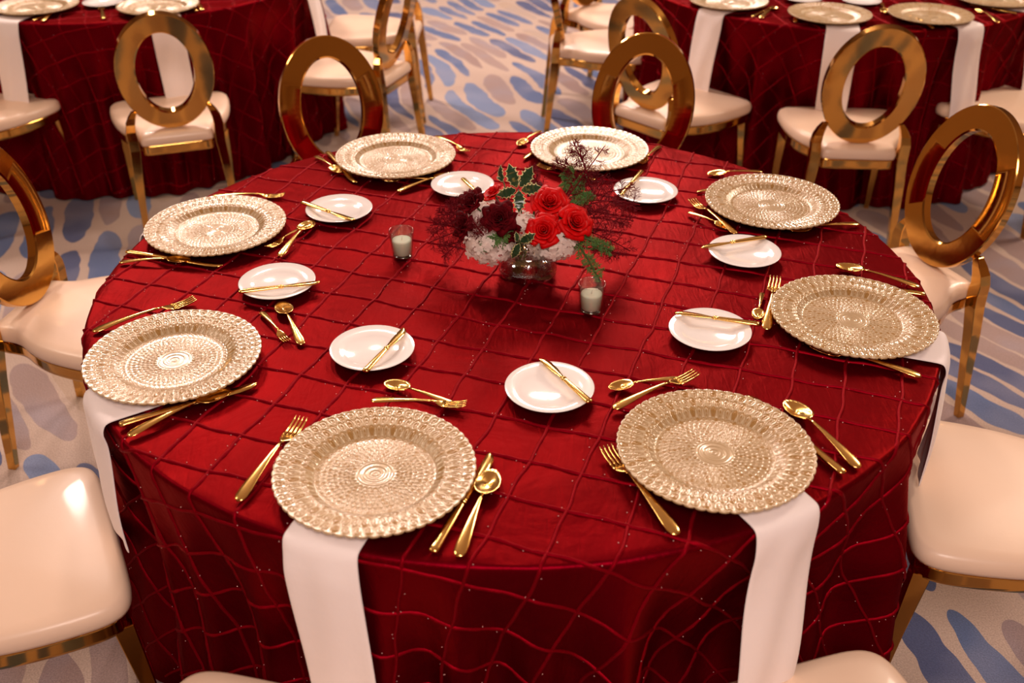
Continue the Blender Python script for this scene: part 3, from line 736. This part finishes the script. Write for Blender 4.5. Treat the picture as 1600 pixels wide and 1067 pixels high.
# ------------------------------------------------------------------ settings on the two far tables
def chg(xc, yb, lab, g):
    p = at(xc, yb, TOP + .022); charger(p[0], p[1] + .165, lab, xc, g)
chg(32, 24, 'gold charger in the top left corner of the photo', 'chargers on the upper left table')
chg(228, 24, 'gold charger above the left oval chair back', 'chargers on the upper left table')
chg(1150, 16, 'gold charger at the left of the upper right table', 'chargers on the upper right table')
chg(1314, 38, 'gold charger in the middle of the upper right table, above its chair ring', 'chargers on the upper right table')
chg(1477, 39, 'gold charger right of the chair ring on the upper right table', 'chargers on the upper right table')
chg(1580, 12, 'gold charger in the top right corner of the photo', 'chargers on the upper right table')
for xc, yb, lab in ((150, 11, 'white side plate at the top edge of the upper left table'), (1262, 4, 'white side plate at the top edge, left one on the upper right table'), (1355, 8, 'white side plate at the top edge, right one on the upper right table')):
    p = at(xc, yb, TOP + .015); tag(obj('side_plate', ME_SP, None, (p[0], p[1] + .083, TOP + .0025)), lab, 'side plate', 'white side plates on the far tables')
FAR = [('dk', (52, 33), (85, 20), .20, 'gold knife beside the top left corner charger'), ('sp', (66, 34), (106, 10), .20, 'gold spoon beside the top left corner charger'),
       ('df', (162, 30), (156, 3), .20, 'gold fork between the two chargers of the upper left table'), ('sp', (316, 16), (298, -6), .19, 'gold spoon right of the charger above the left oval back'),
       ('dk', (307, 18), (290, -8), .22, 'gold knife right of the charger above the left oval back'),
       ('dk', (1175, 27), (1202, 14), .20, 'gold knife at the left of the upper right table'), ('sp', (1188, 29), (1222, 6), .20, 'gold spoon at the left of the upper right table'),
       ('df', (1243, 35), (1242, 8), .20, 'gold fork left of the middle charger on the upper right table'), ('sp', (1377, 5), (1388, 37), .18, 'gold spoon above the chair ring of the upper right table'),
       ('dk', (1422, 33), (1403, 16), .17, 'gold knife right of that chair ring on the upper right table'), ('df', (1458, 45), (1425, 28), .18, 'gold fork at the near rim of the upper right table'),
       ('df', (1560, 36), (1512, 8), .20, 'gold fork right of the right charger on the upper right table'), ('dk', (1588, 22), (1535, 12), .20, 'gold knife near the top right corner charger')]
for k, a, b, Lw, lab in FAR: lay(k, at(*a, TOP + .003), at(*b, TOP + .003), 0, Lw, lab)

# ------------------------------------------------------------------ candles
def votive(x, y, lab):
    t_ = thing('votive_candle', lab, 'candle', (x, y, TOP + .001), 0, 'votive candles in clear glasses')
    V, Fc = lathe([(.0005, 0), (.0215, 0), (.0228, .003), (.0285, .0655), (.0283, .067), (.0268, .0665), (.0262, .064), (.0208, .010), (.019, .0075), (.0005, .007)], 40)
    obj('glass_holder', mesh('glass_holder', V, Fc, M['glass']), t_)
    V, Fc = lathe([(.0005, .0006), (.0205, .0006), (.0212, .003), (.0208, .0060), (.0005, .0062)], 40)
    obj('glass_base', mesh('glass_base', V, Fc, M['glass_green']), t_)
    V, Fc = lathe([(.0005, .0075), (.0185, .0080), (.0200, .0105), (.0226, .041), (.0215, .0435), (.0120, .0425), (.0005, .0415)], 40)
    c = obj('candle', mesh('candle', V, Fc, M['wax']), t_)
    obj('wick', mesh('wick', *tube([(0, 0, .041), (.0005, 0, .047), (.0015, .0005, .051)], .0008, 6), M['wick']), c)
c1 = at(628, 408); votive(c1[0], c1[1] + .022, 'votive candle in clear glass left of the flowers')
c2 = at(924, 495); votive(c2[0], c2[1] + .022, 'votive candle in clear glass in front of the flowers to the right')

# ------------------------------------------------------------------ vase and flowers
VX, VY = .035, .014
t_ = thing('glass_vase', 'low round clear glass vase of water under the flowers', 'vase', (VX, VY, TOP + .001))
V, Fc = lathe([(.0005, 0), (.060, 0), (.0635, .003), (.0645, .012), (.0645, .098), (.0635, .100), (.0618, .099), (.0613, .096), (.0613, .016), (.057, .013), (.0005, .0125)], 64)
obj('glass_wall', mesh('glass_wall', V, Fc, M['vase_glass']), t_)
V, Fc = lathe([(.0005, .0128), (.0568, .0133), (.0610, .0163), (.0610, .060), (.0600, .0605), (.0005, .0605)], 48)
obj('water', mesh('water', V, Fc, M['water']), t_)
def stem_to(root, p, n=6, rad=.0022, base=None, parent=None):       # a stem from the bloom down into the vase
    b = base or (VX + random.uniform(-.025, .025), VY + random.uniform(-.025, .025), TOP + .020 + random.uniform(0, .01))
    p = np.array(p, float); b = np.array(b); m_ = np.array([VX + (p[0] - VX) * .35, VY + (p[1] - VY) * .35, TOP + .092])
    pts = [(1 - s) ** 2 * b + 2 * s * (1 - s) * m_ + s * s * p for s in np.linspace(0, 1, n)]
    inv = root.matrix_world.inverted() if root else None
    return pts
def orient(nrm, spin=0):
    z = Vector(nrm).normalized(); q = z.to_track_quat('Z', 'Y'); return (q.to_matrix().to_4x4() @ Matrix.Rotation(spin, 4, 'Z'))
def petal_mesh(nm, r0, hgt, half, flare, roll, mt, nu=7, nv=6, wav=0.0, seed=0):
    rr = random.Random(seed); V, Fc = [], []; p1, p2 = rr.uniform(0, 6), rr.uniform(0, 6)
    for i in range(nv + 1):
        t_ = i / nv
        for j in range(nu + 1):
            s = j / nu * 2 - 1
            wd_ = half * (0.55 + .45 * math.sin(min(t_ * 1.25, 1) * PI / 2)) * (1 - .25 * max(0, t_ - .75) / .25 * abs(s))
            a = s * wd_; rho = r0 * (.35 + .65 * math.sin(t_ * PI / 2)) + flare * t_ ** 2.2 + (roll * max(0, t_ - .72) / .28)
            top = hgt * (1 - .13 * s * s * t_)
            z = top * t_ - roll * .9 * (max(0, t_ - .80) / .20) ** 1.5 + wav * math.sin(s * 5 + p1) * t_ * t_
            rho += wav * math.sin(s * 4 + p2) * t_
            V.append((rho * math.cos(a), rho * math.sin(a), z))
    w_ = nu + 1
    for i in range(nv):
        for j in range(nu): Fc.append((i * w_ + j, i * w_ + j + 1, (i + 1) * w_ + j + 1, (i + 1) * w_ + j))
    return mesh(nm, V, Fc, mt)
def rose_set(mt, wav, sd):
    lv = [(.003, .024, 1.9, .001, 0.0), (.006, .025, 1.5, .002, .0005), (.010, .0255, 1.15, .003, .0015), (.014, .025, .95, .005, .003), (.018, .023, .80, .008, .0045), (.021, .020, .75, .012, .006)]
    return [petal_mesh('petal', *q, mt, wav=wav * (k + 1) / 6, seed=sd + k) for k, q in enumerate(lv)]
PET_R = rose_set(M['rose_red'], .0012, 1); PET_D = rose_set(M['rose_dark'], .0045, 11)
for me_ in PET_R + PET_D: pass
def bloom(nm, lab, p, nrm, size, pets, counts, grp, cat='flower', tilt=0.0):
    root = bpy.data.objects.new(nm, None); COL.objects.link(root); tag(root, lab, cat, grp); root.empty_display_size = .03
    root.matrix_world = Matrix.Translation(Vector(p)) @ orient(nrm, random.uniform(0, 6)) @ Matrix.Scale(size, 4)
    k = 0
    for lvl, c in enumerate(counts):
        for q in range(c):
            a = k * 2.39996 + random.uniform(-.1, .1); k += 1
            o = obj('petal', pets[lvl], root, (0, 0, -lvl * .0008), (random.uniform(-.04, .04), random.uniform(-.04, .04), a))
            s = o.modifiers.new('thick', 'SOLIDIFY'); s.thickness = .0005; 
    inv = root.matrix_world.inverted()
    pts = [inv @ Vector(q) for q in stem_to(None, Vector(p) - Vector(nrm).normalized() * .002 * size)]
    obj('stem', mesh('stem', *tube([tuple(q) for q in pts], .0022 / size, 6), M['stem_green']), root)
    return root
cnt = (3, 3, 4, 5, 5, 5)
gr = 'red roses of the centrepiece'
bloom('rose', 'bright red open rose, topmost of the three on the right', aty(858, 320, .045), (.05, -.55, .8), 1.12, PET_R, cnt, gr)
bloom('rose', 'bright red open rose, lower left of the three', aty(850, 362, -.018), (-.1, -.75, .62), 1.02, PET_R, cnt, gr)
bloom('rose', 'bright red open rose, rightmost of the three', aty(896, 350, .0), (.35, -.62, .68), 1.08, PET_R, cnt, gr)
gd = 'burgundy ruffled blooms of the centrepiece'
bloom('carnation', 'dark burgundy ruffled bloom in the middle, left of the red roses', aty(781, 342, -.01), (-.1, -.7, .6), 1.0, PET_D, (3, 4, 5, 6, 6, 5), gd)
bloom('carnation', 'dark burgundy bloom at the upper left of the bouquet', aty(738, 318, .02), (-.5, -.4, .7), .85, PET_D, (3, 4, 5, 5, 5, 4), gd)
bloom('carnation', 'dark burgundy bloom at the lower left of the bouquet', aty(728, 352, .01), (-.7, -.5, .4), .85, PET_D, (3, 4, 5, 5, 5, 4), gd)
bloom('carnation', 'small dark burgundy bloom under the middle one', aty(797, 362, -.02), (0, -.9, .35), .62, PET_D, (3, 4, 4, 4, 4, 3), gd)
bloom('rose', 'pointed red bloom seen side-on behind the burgundy ones', aty(773, 305, .06), (-.5, -.1, .9), .75, PET_R, (3, 3, 4, 4, 4, 3), gr)
bloom('carnation', 'dark burgundy bloom at the back between holly and roses', aty(838, 302, .08), (.1, -.2, .9), .8, PET_D, (3, 4, 4, 4, 4, 3), gd)

# hydrangeas: hundreds of four-petalled florets
def hydrangea(lab, p, rad, n, squash, hemi):
    root = bpy.data.objects.new('hydrangea', None); COL.objects.link(root); tag(root, lab, 'flower', 'white hydrangeas of the centrepiece'); root.location = p
    V, Fc = [], []; rr = np.random.default_rng(int(rad * 1e4) + n)
    hemi = np.array(hemi, float) / np.linalg.norm(hemi)
    for k in range(n):
        z = 1 - 2 * (k + .5) / n; a = k * 2.39996; d = np.array([math.sqrt(1 - z * z) * math.cos(a), math.sqrt(1 - z * z) * math.sin(a), z])
        if d @ hemi < -.55: continue
        d = d + rr.normal(0, .12, 3); d /= np.linalg.norm(d); c = d * rad * np.array(squash) * rr.uniform(.86, 1.06)
        nn = d + rr.normal(0, .2, 3); nn /= np.linalg.norm(nn); u = np.cross(nn, rr.normal(0, 1, 3)); u /= np.linalg.norm(u); v = np.cross(nn, u)
        S = rr.uniform(.0075, .0105)
        for q in range(4):
            aa = q * PI / 2; e = u * math.cos(aa) + v * math.sin(aa); f = np.cross(nn, e); o = len(V)
            cup = rr.uniform(-.1, .2)
            V += [c, c + S * (.45 * e - .42 * f) + nn * S * cup * .3, c + S * (1.0 * e - .38 * f) + nn * S * cup, c + S * (1.22 * e) + nn * S * cup * .7,
                  c + S * (1.0 * e + .38 * f) + nn * S * cup, c + S * (.45 * e + .42 * f) + nn * S * cup * .3, c + S * .7 * e + nn * S * cup * .25]
            Fc += [(o, o + 1, o + 6), (o + 1, o + 2, o + 6), (o + 2, o + 3, o + 6), (o + 3, o + 4, o + 6), (o + 4, o + 5, o + 6), (o + 5, o, o + 6)]
    f_ = obj('floret', mesh('floret', V, Fc, M['hydrangea']), root); f_['kind'] = 'stuff'
    pts = [np.array(q) - np.array(p) for q in stem_to(None, p, rad=.003)]
    obj('stem', mesh('stem', *tube(pts, .003, 6), M['stem_green']), root)
    core = lathe([(.002, -rad * .55), (rad * .55, -rad * .3), (rad * .62, 0), (rad * .5, rad * .35), (.002, rad * .5)], 12)
    obj('flower_head', mesh('flower_head', [(x * squash[0], y * squash[1], z * squash[2]) for x, y, z in core[0]], core[1], M['hydrangea']), root)
hydrangea('white hydrangea head at the left of the bouquet, spilling over the vase', aty(766, 380, .0), .056, 210, (1.0, .9, .78), (-.5, -.7, .3))
hydrangea('white hydrangea head at the right under the red roses', aty(862, 378, .0), .054, 200, (1.05, .9, .72), (.4, -.8, .2))
hydrangea('white hydrangea head behind, seen between the burgundy blooms', aty(760, 340, .045), .042, 120, (1.0, .9, .9), (-.3, -.6, .6))
hydrangea('small white hydrangea cluster in the middle above the holly', aty(815, 352, .01), .032, 80, (1, .9, .9), (0, -.8, .5))

# ferns and cedar: fine branching sprays
def spray(nm, lab, p0, p1, width, mt, grp, sag=0.0, nb=16, fine=9, thick=.0008, needle=.008, seed=1, droop=0.0, base=True, jit=.25):
    rr = np.random.default_rng(seed); p0 = np.array(p0, float); p1 = np.array(p1, float)
    root = bpy.data.objects.new(nm, None); COL.objects.link(root); tag(root, lab, 'foliage', grp); root.location = p0
    ax = p1 - p0; Ln = np.linalg.norm(ax); ax /= Ln
    side = np.cross(ax, CAM - p0); side /= np.linalg.norm(side); side += np.cross(ax, side) * rr.uniform(-.35, .35); side /= np.linalg.norm(side); up = np.cross(side, ax)
    main = [p0 + ax * Ln * s + np.array([0, 0, 1.]) * sag * math.sin(PI * s) + up * .0 for s in np.linspace(0, 1, 9)]
    local = [m_ - p0 for m_ in main]
    bs = []
    if base: bs = [np.array(q) - p0 for q in stem_to(None, p0, n=5)]
    obj('stem', mesh('stem', *tube(bs[:-1] + local if base else local, thick * 1.8, 5), mt if nm != 'cedar_frond' else M['stem_green']), root)
    parts = []
    for k in range(nb):
        s = .10 + .88 * k / nb + rr.uniform(-.02, .02); s = min(s, .99)
        i = s * 8; i0 = int(i); b = local[i0] + (local[min(i0 + 1, 8)] - local[i0]) * (i - i0)
        sg = 1 if k % 2 else -1
        bl = width * (math.sin(PI * min(.25 + s * .75, 1)) * .75 + .35) * rr.uniform(.6, 1.15)
        dr = ax * rr.uniform(.45, .95) + side * sg * rr.uniform(.6, 1.0) + rr.normal(0, jit, 3); dr /= np.linalg.norm(dr)
        bend = rr.normal(0, .25, 3) * bl + np.array([0, 0, -droop * bl])
        pts = [b + dr * bl * q + bend * q * q for q in np.linspace(0, 1, 5)]
        parts.append(tube(pts, [thick, thick * .9, thick * .75, thick * .55, thick * .3], 3))
        for m_ in range(fine):
            q = .12 + .86 * m_ / fine; j = q * 4; j0 = int(j); c = pts[j0] + (pts[min(j0 + 1, 4)] - pts[j0]) * (j - j0)
            for s2 in (-1, 1):
                d2 = dr * .8 + np.cross(dr, up) * s2 * rr.uniform(.5, 1.1) + rr.normal(0, .35, 3); d2 /= np.linalg.norm(d2)
                l2 = needle * (1.25 - q * .6) * rr.uniform(.6, 1.3); e = c + d2 * l2
                parts.append(tube([c, (c + e) / 2 + rr.normal(0, .06, 3) * l2, e], [thick * .6, thick * .7, thick * .2], 3))
                if l2 > needle * .9:
                    d3 = d2 + np.cross(d2, up) * rr.choice([-1, 1]) * .8; d3 /= np.linalg.norm(d3)
                    parts.append(tube([(c + e) / 2, (c + e) / 2 + d3 * l2 * .5], [thick * .5, thick * .2], 3))
    f_ = obj('leaflets', mesh('leaflets', *merge(parts), mt), root); f_['kind'] = 'stuff'
    return root
FG = 'burgundy fern sprays of the centrepiece'; mr_ = M['fern_red']
FERN = [((885, 335, .05), (1000, 320, .03), .055, 'burgundy fern spray spreading farthest right', 0.02),
        ((900, 345, .06), (975, 350, .10), .06, 'burgundy fern spray behind the right cedar frond', 0.01),
        ((880, 320, .09), (940, 280, .14), .05, 'burgundy fern spray behind the topmost rose', 0.01),
        ((742, 350, .05), (672, 378, .08), .045, 'burgundy fern spray lowest at the left', 0.0),
        ((742, 335, .06), (684, 336, .04), .04, 'burgundy fern spray level with the left burgundy bloom', 0.0),
        ((905, 360, .02), (962, 402, .0), .04, 'burgundy fern spray hanging beside the right cedar frond', 0.0),
        ((915, 262, .11), (896, 222, .12), .03, 'burgundy fern feather at the very top', 0.0),
        ((880, 318, .07), (945, 228, .12), .035, 'burgundy fern plume rising over the back charger', 0.0),
        ((905, 270, .10), (868, 252, .10), .020, 'thin burgundy fern twig over the back charger, bending left', 0.0),
        ((880, 330, .06), (992, 292, .10), .045, 'burgundy fern spray reaching the side plate behind the flowers', 0.01),
        ((895, 345, .04), (990, 345, .06), .05, 'burgundy fern spray fanning to the right', 0.01),
        ((900, 355, .03), (985, 392, .04), .045, 'burgundy fern spray drooping to the lower right', 0.005),
        ((890, 325, .08), (960, 315, .12), .05, 'burgundy fern spray just right of the roses', 0.01),
        ((745, 345, .03), (672, 352, .05), .035, 'burgundy fern spray fanning to the left', 0.0),
        ((742, 360, .02), (690, 402, .02), .032, 'burgundy fern spray drooping to the lower left', 0.0),
        ((750, 325, .05), (700, 322, .10), .03, 'burgundy fern spray at the upper left', 0.0),
        ((762, 375, -.03), (738, 345, -.03), .028, 'burgundy fern wisp over the left hydrangea', 0.0),
        ((850, 312, .10), (828, 262, .13), .025, 'burgundy fern wisp behind the holly', 0.0),
        ((925, 300, .08), (905, 232, .12), .03, 'burgundy fern tuft in front of the back charger', 0.0)]
for i, (a, b, wd, lab, sag) in enumerate(FERN):
    spray('fern_spray', lab, aty(*a), aty(*b), wd, mr_, FG, sag, nb=12 if ('charger' in lab or 'top' in lab) else 15, fine=8, thick=.00075, needle=.013, seed=20 + i)
CG = 'green cedar fronds of the centrepiece'
CED = [((895, 368, -.01), (938, 440, -.03), .026, 'green cedar frond hanging at the right towards the candle'),
       ((898, 366, -.01), (955, 392, -.01), .022, 'green cedar frond spreading to the right'),
       ((800, 360, -.03), (748, 392, -.04), .018, 'green cedar frond over the left hydrangea'),
       ((880, 310, .08), (890, 262, .10), .014, 'green cedar tip standing behind the red roses'),
       ((895, 312, .08), (912, 275, .10), .016, 'small green cedar tip behind the red roses, farther right'),
       ((895, 322, .05), (925, 306, .07), .018, 'dark green cedar spray among the fern behind the roses'),
       ((820, 400, -.03), (808, 425, -.03), .016, 'green sprig hanging into the vase')]
for i, (a, b, wd, lab) in enumerate(CED):
    spray('cedar_frond', lab, aty(*a), aty(*b), wd, M['cedar'], CG, 0.003, nb=18, fine=8, thick=.0013, needle=.0085, seed=60 + i, jit=.1)

# holly
def leaf_mesh():
    n = 9; ln, wd = 1.0, .33; outl, inn = [], []
    pts = []
    for i in range(n):                       # one side: spines between scoops
        t_ = (i + .5) / n
    side_ = []
    K = 5
    for i in range(K * 4 + 1):
        t_ = i / (K * 4); base = wd * math.sin(PI * min(t_ * .96 + .02, 1)) ** .75
        sp = .085 * (1 - abs(((i % 4) / 2) - 1)) if i % 4 else 0
        spine = .10 if i % 4 == 0 and 0 < i < K * 4 else 0
        side_.append((t_ + (.02 if spine else 0), base * (.80) + spine))
    side_[0] = (0, .0); side_[-1] = (1.08, 0)
    V, Fc, mi = [], [], []
    m_ = len(side_)
    curve = lambda x, y: .10 * math.sin(x * PI) - .25 * abs(y) * .3 + .04 * math.sin(x * 9 + y * 14)
    for x, y in side_: V.append((x, 0, curve(x, 0) - .02))               # midrib
    for s in (1, -1):
        a = len(V)
        for x, y in side_: V.append((x * .97 + .01, s * y * .80, curve(x, y * .80)))
        b = len(V)
        for x, y in side_: V.append((x, s * y, curve(x, y) + .05 * (y > .3)))
        for i in range(m_ - 1):
            f1 = (i, i + 1, a + i + 1, a + i); f2 = (a + i, a + i + 1, b + i + 1, b + i)
            if s < 0: f1, f2 = f1[::-1], f2[::-1]
            Fc += [f1[::-1], f2[::-1]]; mi += [0, 1]
    return mesh('leaf', V, Fc, [M['holly'], M['holly_edge']], True, mi)
ME_LEAF = leaf_mesh()
def holly(lab, cpt, leaves, ydep):
    c = aty(*cpt, ydep); root = bpy.data.objects.new('holly_sprig', None); COL.objects.link(root); tag(root, lab, 'foliage', 'variegated holly of the centrepiece'); root.location = c
    pts = [np.array(q) - c for q in stem_to(None, c)]
    obj('stem', mesh('stem', *tube(pts, .0016, 6), M['stem_green']), root)
    for (bx, by), (tx, ty), dy, roll in leaves:
        A = aty(bx, by, ydep) - c; B = aty(tx, ty, ydep + dy) - c; d = B - A; ln = np.linalg.norm(d); X = d / ln
        toc = CAM - c; toc /= np.linalg.norm(toc); Z = toc - X * (toc @ X); Z /= np.linalg.norm(Z); Yv = np.cross(Z, X)
        Z2_, Y2 = Z * math.cos(roll) + Yv * math.sin(roll), Yv * math.cos(roll) - Z * math.sin(roll)
        o = obj('leaf', ME_LEAF, root)
        o.matrix_local = Matrix(((X[0], Y2[0], Z2_[0], A[0]), (X[1], Y2[1], Z2_[1], A[1]), (X[2], Y2[2], Z2_[2], A[2]), (0, 0, 0, 1))) @ Matrix.Scale(ln * .95, 4)
        s = o.modifiers.new('thick', 'SOLIDIFY'); s.thickness = .012
holly('holly sprig with cream edged dark leaves standing at the top of the bouquet', (810, 296), [((808, 293), (795, 256), .02, .25), ((812, 292), (832, 260), .02, -.3), ((806, 296), (776, 305), -.01, .3), ((811, 298), (811, 332), -.03, .1), ((814, 297), (846, 292), .0, -.25)], .0)
holly('small holly sprig with cream edged leaves low in front of the vase', (812, 380), [((813, 378), (836, 365), -.005, -.2), ((811, 380), (800, 404), -.01, .4), ((808, 378), (806, 362), .005, -.5)], -.055)
holly('tiny holly tip poking up left of the tall sprig', (787, 285), [((786, 283), (782, 258), .01, .9), ((787, 284), (776, 276), .01, -.6)], .02)
